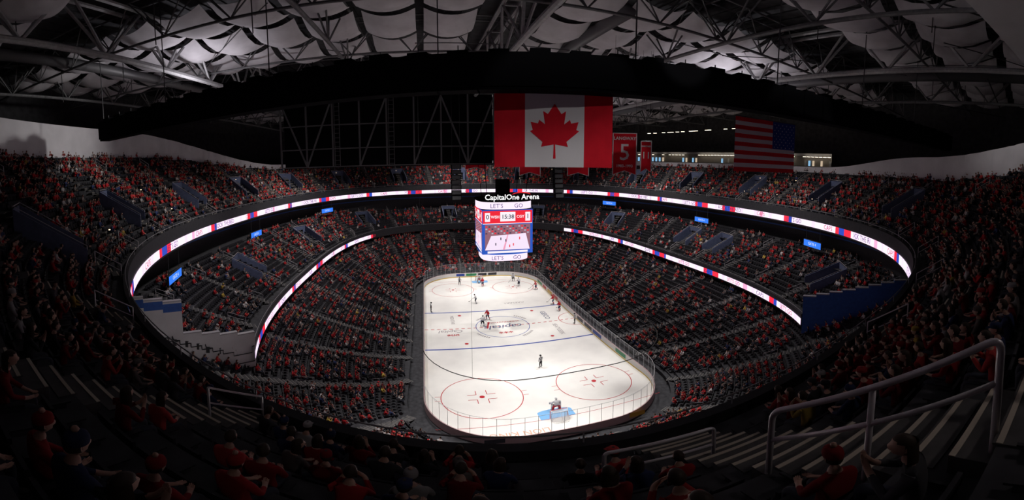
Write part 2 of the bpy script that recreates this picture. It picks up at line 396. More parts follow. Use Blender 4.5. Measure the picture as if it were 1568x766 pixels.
for sx in (-1,1):
    for y in (9.45,51.55):
        x=CX+sx*6.7; ring(x,y,4.49,4.58,1); ring(x,y,0,.3,1,n=16)
        for a in (-1,1):
            for b_ in (-1,1):
                rect(x+a*.6-.04,y+b_*.55,x+a*.6+.04,y+b_*1.45,1); rect(min(x+a*.6,x+a*1.6),y+b_*.55-.04,max(x+a*.6,x+a*1.6),y+b_*.55+.04,1)
        for a in (-1,1):
            rect(x+4.58 if a>0 else x-5.2,y-.5,x+5.2 if a>0 else x-4.58,y-.43,1); rect(x+4.58 if a>0 else x-5.2,y+.43,x+5.2 if a>0 else x-4.58,y+.5,1)
    for y in (24.6,36.4): ring(CX+sx*6.7,y,0,.3,1,n=16)
for y,s in ((3.35,1),(57.65,-1)):
    pts=[(CX-1.83,y)]+[(CX+1.83*math.cos(t),y+s*(1.35+.48*math.sin(t))) for t in np.linspace(pi,0,12)]+[(CX+1.83,y)]
    if s<0: pts=pts[::-1]
    ln.add([(px,py,Z) for px,py in pts],[tuple(range(len(pts)))],2)
ring(CX+13,30.5,2.9,3.0,1,pi/2,1.5*pi,24)
def icetext(t,size,x,y,rot,mi,sx=1.0,shear=0,bold=0):
    g=text_geo(t,size,bold=bold); M=Matrix.Translation((x,y,Z+.004))@Matrix.Rotation(rot,4,'Z')@Matrix(((sx,shear,0,0),(0,1,0,0),(0,0,1,0),(0,0,0,1))); ln.add(xf(g[0],M),g[1],mi)
icetext('capitals',2.1,CX,CY-.2,pi,3,1.05,.25,.02)
icetext('WASHINGTON',.7,CX+.6,CY+1.8,pi,1,1.1,.25)
for k in range(3): icetext('*',1.7,CX+.8-k*.8,CY-2.3,pi,1,bold=.02)
ln.quad((CX-2.8,CY-.6,Z+.006),(CX-2.55,CY-.6,Z+.006),(CX-1.9,CY+2.2,Z+.006),(CX-2.2,CY+2.2,Z+.006),1)
for q0 in (.15,.62,1.15,1.65):
    for k in range(7):
        ring(CX,CY,4.9,5.35,4,pi*q0+k*.075,pi*q0+k*.075+.045,2)
icetext('Capital',1.4,4.2,29.5,pi,4,1,.2,.02); icetext('one',1.3,4.5,27.9,pi,1,1,.2,.02)
icetext('GEICO',1.3,21.3,33.6,pi/2+pi,3,bold=.01); icetext('SEATGEEK',1.0,21.5,27.0,pi/2+pi,4,bold=.01)
icetext('MEDSTAR',.9,4.8,34.5,-pi/2,4)
icetext('LION KING',1.15,8.6,1.6,pi,5,1.0)
icetext('CAESARS',1.0,17.5,41.5,pi,4)
ln.obj('ice_markings',[M_bl,M_rd,M_cr,M_dk,M_gr,M_or])
M_bw=mat('board_white',(.75,.74,.73),.35); M_ky=mat('kickplate_yellow',(.72,.50,.05),.4); M_cap=mat('board_cap',(.50,.36,.36),.4)
M_ads=[mat('board_ad_%d'%i,c,.4) for i,c in enumerate([(.5,.03,.04),(.03,.07,.35),(.65,.40,.05),(.05,.28,.12),(.04,.04,.05),(.30,.45,.6)])]
bo=MB(); po=outline(0,20); pq=outline(.14,20); n=len(po)
for i in range(n):
    j=(i+1)%n; a,b_=po[i],po[j]; A_,B_=pq[i],pq[j]
    bo.quad((*a,0),(*b_,0),(*b_,.2),(*a,.2),1); bo.quad((*a,.2),(*b_,.2),(*b_,1.04),(*a,1.04),0)
    bo.quad((*a,1.04),(*b_,1.04),(*B_,1.08),(*A_,1.08),2); bo.quad((*A_,0),(*B_,0),(*B_,1.08),(*A_,1.08),2)
random.seed(3)
for sx,xx in ((1,.03),(-1,25.87)):
    y=9.5
    while y<50:
        l=random.uniform(2.2,3.4); mi=3+random.randrange(6)
        if random.random()<.75: bo.quad((xx,y,.32),(xx,y+l,.32),(xx,y+l,.93),(xx,y,.93),mi)
        y+=l+random.uniform(.3,.8)
for yy in (60.97,.03):
    x=5
    while x<20:
        l=random.uniform(1.8,2.6); bo.quad((x,yy,.32),(x+l,yy,.32),(x+l,yy,.93),(x,yy,.93),3+random.randrange(6)); x+=l+.4
bo.obj('dasher_boards',[M_bw,M_ky,M_cap]+M_ads)
M_glass=clear_mat('plexiglass',(.8,.85,.9),.07); M_post=mat('glass_post',(.55,.55,.57),.4)
gl=MB(); pg=outline(.07,10); n=len(pg)
cum=[0]
for i in range(n): cum.append(cum[-1]+math.dist(pg[i],pg[(i+1)%n]))
tot=cum[-1]; K=int(tot/1.22)
def at(s):
    s%=tot
    for i in range(n):
        if s<=cum[i+1]:
            t=(s-cum[i])/max(1e-9,cum[i+1]-cum[i]); a,b_=pg[i],pg[(i+1)%n]; return (a[0]+(b_[0]-a[0])*t,a[1]+(b_[1]-a[1])*t)
for k in range(K):
    a=at(tot*k/K); b_=at(tot*(k+1)/K); h=2.9 if (8<a[1]<53) else 3.5
    gl.quad((*a,1.08),(*b_,1.08),(*b_,h),(*a,h),0)
    gl.beam((*a,1.0),(*a,h),.022,4,1); gl.beam((*a,h),(*b_,h),.018,4,1)
gl.obj('rink_glass',[M_glass,M_post])
M_net=clear_mat('net_mesh',(.02,.02,.02),.07); M_rope=mat('net_rope',(.02,.02,.02),.8)
ne=MB(); po=outline(.2,12); 
for sgn in (0,1):
    seq=[p for p in po if (p[1]<9 if sgn==0 else p[1]>52)]
    if sgn==0: seq=sorted(seq,key=lambda p: math.atan2(p[1]-8.5,p[0]-CX) if p[1]<8.5 else (-pi-.1 if p[0]<CX else .1))
    else: seq=sorted(seq,key=lambda p: math.atan2(p[1]-52.5,p[0]-CX) if p[1]>=52.5 else (0 if p[0]>CX else pi))
    for a,b_ in zip(seq[:-1],seq[1:]):
        ne.beam((*a,8.3),(*b_,8.3),.045 if sgn==0 else .03,5,1); ne.quad((*a,3.5),(*b_,3.5),(*b_,8.3),(*a,8.3),0)
    for q in (seq[0],seq[len(seq)//3],seq[2*len(seq)//3],seq[-1]): ne.beam((*q,8.3),(q[0],q[1]+(0 if sgn else 1),40),.012,3,1)
ne.obj('protective_netting',[M_net,M_rope])
M_gnet=clear_mat('goal_net',(.85,.85,.85),.35)
def goal(x,y,s):
    g=MB(); w=.915; h=1.22
    F=lambda px,py,pz:(x+px,y-s*py,pz)
    g.tube([F(-w,0,0),F(-w,0,h-.05),F(-w+.05,0,h),F(w-.05,0,h),F(w,0,h-.05),F(w,0,0)],.04,8,0)
    g.tube([F(-w,0,.03),F(-w-.08,.5,.03),F(-w+.25,1.05,.03),F(0,1.12,.03),F(w-.25,1.05,.03),F(w+.08,.5,.03),F(w,0,.03)],.03,6,1)
    g.tube([F(-w,0,h),F(-w+.2,.5,h),F(0,.55,h),F(w-.2,.5,h),F(w,0,h)],.03,6,1)
    top=[F(-w,0,h),F(-w+.2,.5,h),F(0,.55,h),F(w-.2,.5,h),F(w,0,h)]; bot=[F(-w,0,.03),F(-w-.02,.6,.03),F(0,1.12,.03),F(w+.02,.6,.03),F(w,0,.03)]
    g.add(top,[(0,1,2,3,4)],2)
    for i in range(4): g.quad(bot[i],bot[i+1],top[i+1],top[i],2)
    g.beam(top[2],bot[2],.02,5,1)
    g.obj('hockey_goal',[M_rd,M_bw,M_gnet])
goal(CX,3.35,1); goal(CX,57.65,-1)
# ---------------------------------------------------------------- people
M_shirt=attr_mat('crowd_shirt','col'); M_pants=mat('trousers',(.03,.035,.05),.8); M_skin=mat('skin',(.42,.25,.19),.55); M_hair=mat('hair',(.035,.022,.015),.6); M_shoe=mat('shoe',(.03,.03,.03),.6)
def skinned(verts,edges,rad,sub):
    me=bpy.data.meshes.new('sk'); me.from_pydata(verts,edges,[]); o=bpy.data.objects.new('sk',me); scene.collection.objects.link(o)
    md=o.modifiers.new('s','SKIN'); md.use_smooth_shade=True; md.branch_smoothing=.3
    sv=me.skin_vertices[0].data if len(me.skin_vertices) else None
    if sv is None:
        bpy.context.view_layer.objects.active=o; bpy.ops.object.mode_set(mode='OBJECT'); sv=me.skin_vertices[0].data
    for i,r_ in enumerate(rad):
        sv[i].radius=(r_,r_) if np.isscalar(r_) else r_
        sv[i].use_root=(i==0)
    if sub: s=o.modifiers.new('ss','SUBSURF'); s.levels=sub; s.render_levels=sub
    bpy.context.view_layer.update()
    ev=bpy.data.meshes.new_from_object(o.evaluated_get(bpy.context.evaluated_depsgraph_get()))
    vs=[tuple(v.co) for v in ev.vertices]; fs=[tuple(p.vertices) for p in ev.polygons]
    bpy.data.objects.remove(o); bpy.data.meshes.remove(ev)
    return vs,fs
def head_geo(mb,c,yaw=0,seg=8,rg=6,hair='short',hm=3,sm=1,tilt=0,sc=1.0):
    R=Matrix.Translation(c)@Matrix.Rotation(yaw,4,'Z')@Matrix.Rotation(tilt,4,'X')@Matrix.Scale(sc,4)
    vs=[];fs=[];ms=[]
    for i in range(rg+1):
        th=pi*i/rg
        for j in range(seg):
            ph=2*pi*j/seg; x=math.sin(th)*math.cos(ph); y=math.sin(th)*math.sin(ph); z=math.cos(th)
            w=1-.28*max(0,-z)**1.2
            X=.078*x*w; Y=.098*y*(1-.12*max(0,-z)); Zz=.122*z
            if y>.8 and -.35<z<.1 and abs(x)<.3: Y+=.02
            if y>.6 and z<-.6: Y+=.012
            if y<-.3 and z<-.5: Y+=.03
            hr=(z>.45 or (y<.15 and z>-.45)) and not (y>.6 and z<.55)
            if hair!='none' and hr: X*=1.1;Y*=1.08;Zz*=1.05
            vs.append((X,Y,Zz))
    for i in range(rg):
        for j in range(seg):
            a=i*seg+j;b_=i*seg+(j+1)%seg; fs.append((a,a+seg,b_+seg,b_))
            th=pi*(i+.5)/rg; ph=2*pi*(j+.5)/seg; y=math.sin(th)*math.sin(ph); z=math.cos(th)
            ms.append(hm if hair!='none' and ((z>.45 or (y<.15 and z>-.45)) and not (y>.6 and z<.55)) else sm)
    mb.add(xf(vs,R),fs,ms)
    if seg>=12:
        for sx in (-1,1): 
            e=[(sx*.08,-.005,.03),(sx*.095,-.02,.02),(sx*.092,-.018,-.02),(sx*.08,-.002,-.035),(sx*.078,.012,0)]
            mb.add(xf(e,R),[(0,1,2,3,4)],sm)
            ce=[(sx*.03+dx,.088,.012+dz) for dx,dz in ((-.012,0),(0,.007),(.012,0),(0,-.007))]; mb.add(xf(ce,R),[(0,1,2,3)],hm)
        mb.add(xf([(-.022,.093,-.058),(.022,.093,-.058),(.018,.094,-.066),(-.018,.094,-.066)],R),[(0,1,2,3)],hm)
    if hair=='long':
        lv=[];lf=[]; n=max(6,seg//2+1); rows=5
        for i in range(rows+1):
            z=.06-.30*i/rows; w=.088+.025*math.sin(pi*i/rows)
            for j in range(n):
                a=pi+pi*j/(n-1); lv.append((w*math.cos(a),-.01+.105*math.sin(a)-.015*i/rows,z))
        for i in range(rows):
            for j in range(n-1): lf.append((i*n+j,i*n+j+1,(i+1)*n+j+1,(i+1)*n+j))
        mb.add(xf(lv,R),lf,hm)
    if hair in('beanie','cap'):
        lv=[];lf=[]; n=seg
        prof=[(.088,.02),(.092,.06),(.08,.11),(.045,.142),(.0,.15)] if hair=='beanie' else [(.088,.03),(.086,.08),(.066,.115),(.0,.128)]
        for (r_,z) in prof:
            for j in range(n): a=2*pi*j/n; lv.append((r_*math.cos(a),r_*1.18*math.sin(a),z))
        for i in range(len(prof)-1):
            for j in range(n): lf.append((i*n+j,i*n+(j+1)%n,(i+1)*n+(j+1)%n,(i+1)*n+j))
        mb.add(xf(lv,R),lf,0)
        if hair=='beanie':
            vs2=[];
            for i in range(5):
                th=pi*i/4
                for j in range(6): vs2.append((.035*math.sin(th)*math.cos(j*pi/3),.035*math.sin(th)*math.sin(j*pi/3),.165+.035*math.cos(th)))
            mb.add(xf(vs2,R),[(i*6+j,i*6+(j+1)%6,(i+1)*6+(j+1)%6,(i+1)*6+j) for i in range(4) for j in range(6)],sm)
        else:
            mb.add(xf([(-.06,.09,.035),(.06,.09,.035),(.045,.17,.02),(-.045,.17,.02)],R),[(0,1,2,3)],0)
def seated(name,sub=0,lean=.0,arms='lap',hair='short',yaw=0,tilt=0,fingers=False,mats=None):
    y=lean
    V=[(0,-.02,.53),(0,-.04+.25*y,.74),(0,-.03+.6*y,.96),(0,0+.85*y,1.13),(0,.02+y,1.21)]
    E=[(0,1),(1,2),(2,3),(3,4)]; Rd=[(.17,.14),(.155,.125),(.185,.13),(.075,.07),(.055,.055)]
    def add(p,par,r_): V.append(p); E.append((par,len(V)-1)); Rd.append(r_); return len(V)-1
    for s in (-1,1):
        h=add((s*.10,.08,.53),0,.095); k=add((s*.14,.44,.53),h,.07); a=add((s*.14,.42,.12),k,.045); add((s*.15,.58,.06),a,.04)
        sh=add((s*.185,-.02+.7*y,1.06),2,.07)
        if arms=='lap': el=(s*.25,.08+.5*y,.82); wr=(s*.13,.30+.3*y,.70); hd=(s*.09,.37+.3*y,.69)
        elif arms=='up': el=(s*.30,.05+y,1.25); wr=(s*.26,.12+y,1.52); hd=(s*.25,.14+y,1.60)
        elif arms=='clap': el=(s*.26,.12+.7*y,.84); wr=(s*.06,.30+.7*y,1.0); hd=(s*.03,.34+.7*y,1.08)
        else: el=(s*.25,.10+.6*y,.84); wr=(s*.12,.26+.8*y,1.05); hd=(s*.06,.24+.9*y,1.12)
        e_=add(el,sh,.048); w_=add(wr,e_,.034); h_=add(hd,w_,.036 if not fingers else .030)
        if fingers:
            d=(Vector(hd)-Vector(wr)).normalized(); side=Vector((1,0,0)); nrm=d.cross(side).normalized()
            for fi,(o,l) in enumerate(((-.03,.065),(-.01,.078),(.01,.074),(.03,.06))):
                b0=Vector(hd)+side*o+d*.03; m_=b0+d*l*.6-nrm*.004; t_=b0+d*l-nrm*.015
                f0=add(tuple(b0),h_,.0095); f1=add(tuple(m_),f0,.009); add(tuple(t_),f1,.0075)
            b0=Vector(hd)-side*s*.035; f0=add(tuple(b0),h_,.011); add(tuple(b0-side*s*.015+d*.035),f0,.009)
    vs,fs=skinned(V,E,Rd,sub)
    mb=MB(); ms=[]
    for f in fs:
        c=sum((Vector(vs[i]) for i in f),Vector())/len(f)
        dh=min((c-Vector(V[i])).length for i in range(len(V)) if Rd[i] in (.034,.036,.030) or Rd[i] in (.0095,.009,.0075,.011))
        if dh<.07: mi=1
        elif c.z>1.14 and abs(c.x)<.09 and c.z<1.26 : mi=1
        elif c.z<.14: mi=4
        elif c.z<.62 and c.y>.02 : mi=2
        elif c.z<.5: mi=2
        else: mi=0
        ms.append(mi)
    mb.add(vs,fs,ms)
    head_geo(mb,(0,.045+y*1.05,1.315),yaw,8 if not sub else 18,6 if not sub else 14,hair,3,1,tilt)
    return mb.mesh(name,mats or [M_shirt,M_skin,M_pants,M_hair,M_shoe],True)
def proto_coll(name,meshes):
    c=bpy.data.collections.new(name)
    for i,me in enumerate(meshes):
        o=bpy.data.objects.new('%s_%02d'%(name,i),me); c.objects.link(o)
    return c
def gn_instances(name,P,rz,scl,idx,cols,coll):
    me=bpy.data.meshes.new(name); me.vertices.add(len(P)); me.vertices.foreach_set('co',np.array(P,np.float32).ravel())
    for nm,ty,key,dat in (('rz','FLOAT','value',rz),('scl','FLOAT','value',scl),('idx','INT','value',idx),('col','FLOAT_COLOR','color',cols)):
        a=me.attributes.new(nm,ty,'POINT'); a.data.foreach_set(key,np.array(dat,np.int32 if ty=='INT' else np.float32).ravel())
    me.update()
    o=bpy.data.objects.new(name,me); scene.collection.objects.link(o)
    ng=bpy.data.node_groups.new(name+'_gn','GeometryNodeTree')
    ng.interface.new_socket(name='Geometry',in_out='INPUT',socket_type='NodeSocketGeometry'); ng.interface.new_socket(name='Geometry',in_out='OUTPUT',socket_type='NodeSocketGeometry')
    nn=ng.nodes; gi=nn.new('NodeGroupInput'); go=nn.new('NodeGroupOutput'); ip=nn.new('GeometryNodeInstanceOnPoints'); ci=nn.new('GeometryNodeCollectionInfo')
    ci.inputs['Collection'].default_value=coll; ci.inputs['Separate Children'].default_value=True; ci.inputs['Reset Children'].default_value=True
    def na(n_,t): x=nn.new('GeometryNodeInputNamedAttribute'); x.data_type=t; x.inputs['Name'].default_value=n_; return x.outputs[0]
    cx=nn.new('ShaderNodeCombineXYZ'); ng.links.new(na('rz','FLOAT'),cx.inputs[2]); ng.links.new(cx.outputs[0],ip.inputs['Rotation'])
    ng.links.new(na('scl','FLOAT'),ip.inputs['Scale']); ip.inputs['Pick Instance'].default_value=True; ng.links.new(na('idx','INT'),ip.inputs['Instance Index'])
    ng.links.new(gi.outputs[0],ip.inputs['Points']); ng.links.new(ci.outputs[0],ip.inputs['Instance']); ng.links.new(ip.outputs[0],go.inputs[0])
    md=o.modifiers.new('gn','NODES'); md.node_group=ng
    return o
sb=MB()
sb.box((0,.06,.43),(.46,.40,.05),0,0); 
for k in range(3): sb.box((0,-.16-.03*k,.56+.14*k),(.46,.045,.15),0,0)
for s in (-1,1): sb.box((s*.26,-.02,.33),(.035,.30,.62),0,1); sb.box((s*.26,.04,.65),(.05,.32,.03),0,0)
seat_c=proto_coll('arena_seat',[sb.mesh('arena_seat',[M_seat,M_seatf])])
P=np.array(seatP); RR=np.array(seatR)
d=np.hypot(P[:,0]-CAM[0],P[:,1]-CAM[1]); 
keep=~((d<1.3)) 
P=P[keep]; RR=RR[keep]; d=d[keep]; n=len(P)
gn_instances('arena_seats',P,RR[:,0],np.ones(n),np.zeros(n,int),np.tile([.02,.02,.02,1],(n,1)),seat_c)
def vnoise(x,y,s):
    return .5+.5*np.sin(x/s*1.7+np.sin(y/s*1.3)*2+s)*np.cos(y/s*1.1+np.sin(x/s*.9)*2)
tier=RR[:,1].astype(int)
base=np.array([.48,.34,.54])[tier]
occ=rng.random(n)<np.clip(base+(vnoise(P[:,0],P[:,1],4.0)-.5)*.75,0.03,.95)
occ&=~((d<2.6)&(P[:,0]<3)&(P[:,0]>-2.4)&(P[:,1]<CAM[1]+1.0))
pal=np.array([(.42,.022,.028),(.30,.016,.020),(.52,.05,.05),(.48,.46,.46),(.025,.025,.03),(.08,.08,.09),(.035,.05,.13),(.20,.17,.16),(.48,.34,.07),(.16,.012,.018)])
pw=np.array([.22,.13,.11,.08,.19,.10,.06,.07,.015,.07]); pw/=pw.sum()
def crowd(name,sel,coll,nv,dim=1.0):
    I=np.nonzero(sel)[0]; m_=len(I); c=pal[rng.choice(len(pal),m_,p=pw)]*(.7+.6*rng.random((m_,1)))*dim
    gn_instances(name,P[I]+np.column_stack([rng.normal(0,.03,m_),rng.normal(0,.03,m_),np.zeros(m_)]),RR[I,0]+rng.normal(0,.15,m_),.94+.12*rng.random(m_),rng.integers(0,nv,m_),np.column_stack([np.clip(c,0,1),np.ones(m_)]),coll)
lowp=[seated('spectator_a'),seated('spectator_b',lean=.1,arms='clap'),seated('spectator_c',lean=.2,arms='lap',yaw=.4),seated('spectator_d',arms='lap',hair='long'),seated('spectator_e',arms='chin',lean=.15,hair='cap'),seated('spectator_f',arms='lap',lean=.05,hair='short',yaw=-.5)]
C_low=proto_coll('spectator',lowp)
hip=[seated('near_spectator_a',2,.03,'lap','short',.1,0,True),seated('near_spectator_b',2,.12,'lap','long',-.2,0,True),seated('near_spectator_c',2,.05,'lap','cap',.2,-.1,True),
     seated('near_spectator_d',2,.15,'chin','short',-.1,.05,True),seated('near_spectator_e',2,.0,'lap','beanie',.0,0,True),seated('near_spectator_f',2,.08,'clap','long',.3,0,True)]
C_hi=proto_coll('near_spectator',hip)
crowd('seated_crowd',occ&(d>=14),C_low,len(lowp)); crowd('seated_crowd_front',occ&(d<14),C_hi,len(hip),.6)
# ---------------------------------------------------------------- players & officials
def skater(name,x,y,rz,jersey,trim,pants,helmet,kind='skater',sc=1.0):
    V=[(0,0,.98),(0,.06,1.16),(0,.16,1.38),(0,.22,1.52),(0,.25,1.58)]; E=[(0,1),(1,2),(2,3),(3,4)]; Rd=[(.20,.17),(.20,.16),(.25,.17),(.10,.09),(.06,.06)]
    if kind=='ref': V=[(0,0,1.0),(0,0,1.2),(0,.01,1.42),(0,.02,1.57),(0,.03,1.64)]; Rd=[(.16,.13),(.16,.12),(.19,.13),(.08,.07),(.055,.055)]
    if kind=='goalie': V=[(0,-.1,.75),(0,0,.95),(0,.12,1.18),(0,.18,1.32),(0,.2,1.38)]; Rd=[(.26,.22),(.26,.22),(.30,.22),(.11,.1),(.07,.07)]
    def add(p,par,r_): V.append(p); E.append((par,len(V)-1)); Rd.append(r_); return len(V)-1
    hands=[]
    for s in (-1,1):
        if kind=='goalie': L=[(s*.18,-.05,.72,.14),(s*.30,.12,.45,.13),(s*.38,.0,.14,.08),(s*.40,.16,.08,.05)]
        elif kind=='ref': L=[(s*.10,0,.92,.11),(s*.14,.03,.50,.075),(s*.16,-.02,.14,.05),(s*.17,.14,.08,.045)]
        else: L=[(s*.13,0,.90,.14),(s*.17,.20*(1 if s>0 else .6),.52,.11),(s*.22,.02-(.25 if s<0 else 0),.16,.065),(s*.24,.18-(.25 if s<0 else 0),.09,.05)]
        pr=0
        for (a,b_,c_,r_) in L: pr=add((a,b_,c_),pr,r_)
        S=V[2]; sh=add((s*.24,S[1],S[2]+.06),2,.10 if kind!='ref' else .075)
        if kind=='ref': A=[(s*.30,.02,1.2,.055),(s*.26,.12,.98,.04),(s*.24,.16,.92,.04)]
        elif kind=='goalie': A=[(s*.42,.15,1.0,.10),(s*.46,.34,.82,.08),(s*.47,.42,.78,.09)]
        else: A=[(s*.36,.24,1.15,.085),(s*.16+.1,.46,1.0-(.06*s),.065),(s*.14+.12,.54,.95-.1*s,.065)]
        pr=sh
        for (a,b_,c_,r_) in A: pr=add((a,b_,c_),pr,r_)
        hands.append(V[-1])
    vs,fs=skinned(V,E,Rd,1); mb=MB(); ms=[]
    zp=V[0][2]
    for f in fs:
        c=sum((Vector(vs[i]) for i in f),Vector())/len(f)
        if min((c-Vector(h)).length for h in hands)<.1: mi=3
        elif c.z<.16: mi=5
        elif kind=='ref': mi=(1 if int(c.x*14+50)%2 else 0) if c.z>1.0 else 2
        elif c.z<.55 and kind!='goalie': mi=0 if c.z>.22 and c.z<.45 else 1
        elif c.z<zp-.02: mi=2 if kind!='goalie' else 1
        elif c.z<zp+.10: mi=1
        else: mi=0
        ms.append(mi)
    mb.add(vs,fs,ms); hc=Vector(V[4])+Vector((0,.03,.09))
    head_geo(mb,hc,0,10,8,'none',3,4,-.15)
    hv=[];hf=[];n_=10
    for i,(r_,z) in enumerate([(.115,-.01),(.125,.04),(.11,.10),(.06,.14),(0,.15)]):
        for j in range(n_): a=2*pi*j/n_; hv.append((hc.x+r_*math.cos(a),hc.y+r_*1.15*math.sin(a),hc.z+z))
    for i in range(4):
        for j in range(n_): hf.append((i*n_+j,i*n_+(j+1)%n_,(i+1)*n_+(j+1)%n_,(i+1)*n_+j))
    mb.add(hv,hf,6)
    for s in (-1,1):
        f=[v for v,r_ in zip(V,Rd) if v[2]<.1 and v[0]*s>0][0]; mb.box((f[0],f[1]-.06,.02),(.012,.30,.04),0,5)
    if kind=='skater':
        h=Vector(hands[1]); g=Vector(hands[0]); tip=Vector((h.x+.35,h.y+.75,.03)); top=g+(g-tip).normalized()*.1
        mb.beam(top,tip,.018,5,5); mb.box((tip.x-.02,tip.y+.12,.04),(.03,.30,.07),.4,5)
    if kind=='goalie':
        for s in (-1,1): 
            mb.box((s*.34,.16,.42),(.28,.14,.78),0,0); mb.box((s*.38,.2,.06),(.26,.3,.1),0,0)
        h=Vector(hands[1]); mb.box((h.x,h.y+.05,h.z),(.22,.06,.34),0,0); mb.beam(h,(h.x-.25,h.y+.35,.1),.03,5,5); mb.box((h.x-.35,h.y+.4,.06),(.4,.03,.1),0,5)
        h=Vector(hands[0]); mb.box((h.x,h.y+.03,h.z+.05),(.24,.12,.24),0,0)
    me=mb.mesh(name,[mat(name+'_jersey',jersey,.7),mat(name+'_trim',trim,.7),mat(name+'_pants',pants,.7),mat(name+'_gloves',trim if kind!='ref' else (.5,.3,.22),.6),M_skin,mat(name+'_skates',(.02,.02,.02),.4),mat(name+'_helmet',helmet,.3)],True)
    o=bpy.data.objects.new(name,me); o.location=(x,y,0.012); o.rotation_euler=(0,0,rz); o.scale=(sc,)*3; scene.collection.objects.link(o); return o
RED=(.55,.02,.03);WH=(.62,.62,.64);NV=(.02,.03,.10);BK=(.012,.012,.014)
S=1.1
def many(nm,lst,args,kind='skater'):
    o0=None
    for (x,y,r_) in lst:
        if o0 is None: o0=skater(nm,x,y,r_,*args,kind=kind,sc=S)
        else:
            o=bpy.data.objects.new(nm,o0.data); o.location=(x,y,.012); o.rotation_euler=(0,0,r_); o.scale=(S,)*3; scene.collection.objects.link(o)
many('hockey_player_red',[(11.0,33.9,2.5),(13.1,53.2,.3),(24.2,48.6,1.6),(24.7,38.6,.9),(24.6,34.8,.4)],(RED,WH,NV,RED))
many('hockey_player_white',[(9.6,31.0,-.4),(10.1,42.5,1.2),(20.8,56,2.6),(21.1,51.8,.2)],(WH,NV,BK,BK))
many('hockey_referee',[(14.75,15.1,.5),(1.2,38.7,-1.5),(8,54.8,-.4),(24.9,28.2,1.4)],(BK,WH,BK,BK),'ref')
many('hockey_goalie',[(13.2,4.7,0),(12.7,56.4,pi)],(WH,RED,NV,WH),'goalie')
# ---------------------------------------------------------------- scoreboard
e=empty('center_hung_scoreboard'); B=MB(); h=3.95; x0,x1=CX-h,CX+h; y0,y1=CY-h,CY+h; zb0,zt0=14.1,21.0
B.box((CX,CY,(zb0+zt0)/2),(2*h-.1,2*h-.1,zt0-zb0),0,0)
def oval(mb,z0,z1,a,mi,mi2=0,n=48):
    p=[(CX+a*math.copysign(abs(math.cos(t))**.6,math.cos(t)),CY+a*math.copysign(abs(math.sin(t))**.6,math.sin(t))) for t in np.linspace(0,2*pi,n,endpoint=False)]
    for i in range(n): j=(i+1)%n; mb.quad((*p[i],z0),(*p[j],z0),(*p[j],z1),(*p[i],z1),mi)
    mb.add([(*q,z0) for q in p],[tuple(range(n))],mi2); mb.add([(*q,z1) for q in p],[tuple(range(n))],mi2)
oval(B,12.9,13.95,3.8,1); oval(B,21.1,22.2,4.3,1); oval(B,22.25,22.5,4.45,0); oval(B,14.0,14.12,4.1,2)
oval(B,20.98,21.09,4.1,0)
for sx in (-1,1):
    for sy in (-1,1): B.beam((CX+sx*3,CY+sy*3,22.4),(CX+sx*4.5,CY+sy*4.5,40),.05,5,0)
B.box((CX,CY,24),(2,2,3),0,0)
B.obj('housing',[M_black,emat('sb_white',(.95,.78,.95),1.15),emat('sb_blue',(.02,.12,.6),1)],parent=e)
Sx=MB(); 
cols=[(.85,.02,.04),(.95,.86,.92),(.02,.09,.50),(.85,.35,.50),(.06,.05,.09),(.28,.12,.16),(.45,.42,.50),(.90,.76,.93)]
def face(fn):
    def R(u0,v0,u1,v1,mi,o=.02): Sx.quad(fn(u0,v0,o),fn(u1,v0,o),fn(u1,v1,o),fn(u0,v1,o),mi)
    R(-1,0,1,1,2,.01)
    R(-.98,.70,.98,.98,0); R(-.30,.74,.30,.95,1,.03); R(-.90,.74,-.70,.94,1,.03); R(.70,.74,.90,.94,1,.03); R(-.98,.685,.98,.70,1)
    R(-.90,.09,.90,.67,5); 
    for k in range(15):
        for r_ in range(4): R(-.88+k*.118,.46+.05*r_,-.88+k*.118+.07,.49+.05*r_,(4,0,6,5)[(k*7+r_*3)%4],.03)
    Sx.add([fn(-.90,.10,.04),fn(.88,.09,.04),fn(.72,.46,.04),fn(-.66,.42,.04)],[(0,1,2,3)],7)
    Sx.add([fn(-.2,.10,.05),fn(-.12,.10,.05),fn(.02,.44,.05),fn(-.02,.44,.05)],[(0,1,2,3)],3)
    for (u,v) in ((-.5,.20),(-.1,.28),(.2,.18),(.45,.32),(.05,.15),(-.3,.32)): R(u,v,u+.04,v+.06,0 if u>0 else 4,.06)
    R(-.8,.02,.8,.07,1)
    for t,u,v,s,mi in (("15:38",0,.84,.9,4),("0",-.80,.84,1.0,4),("1",.80,.84,1.0,4),("WSH",-.50,.84,.6,1),("CGY",.50,.84,.6,1)):
        g=text_geo(t,s,bold=.015); 
        o=[fn(u+p[0]/h,v+p[1]/(zt0-zb0),.05) for p in g[0]]; Sx.add(o,g[1],mi)
H_=zt0-zb0
face(lambda u,v,o:(CX+u*h,y0-o,zb0+v*H_)); face(lambda u,v,o:(x0-o,CY-u*h,zb0+v*H_)); face(lambda u,v,o:(x1+o,CY+u*h,zb0+v*H_)); face(lambda u,v,o:(CX-u*h,y1+o,zb0+v*H_))
Sx.obj('screens',[emat('led_%d'%i,c,1.05) for i,c in enumerate(cols)],parent=e)
T=MB()
def txt(t,s,x,y,z,mi,rz=0,bold=0):
    g=text_geo(t,s,bold=bold); M=Matrix.Translation((x,y,z))@Matrix.Rotation(rz,4,'Z')@Matrix.Rotation(pi/2,4,'X'); T.add(xf(g[0],M),g[1],mi)
txt("LET'S",.9,CX-1.8,CY-4.36,21.62,1); txt("GO",.9,CX+1.6,CY-4.36,21.62,1); txt("LET'S",.85,CX-1.6,CY-3.88,13.42,1); txt("GO",.85,CX+1.5,CY-3.88,13.42,1)
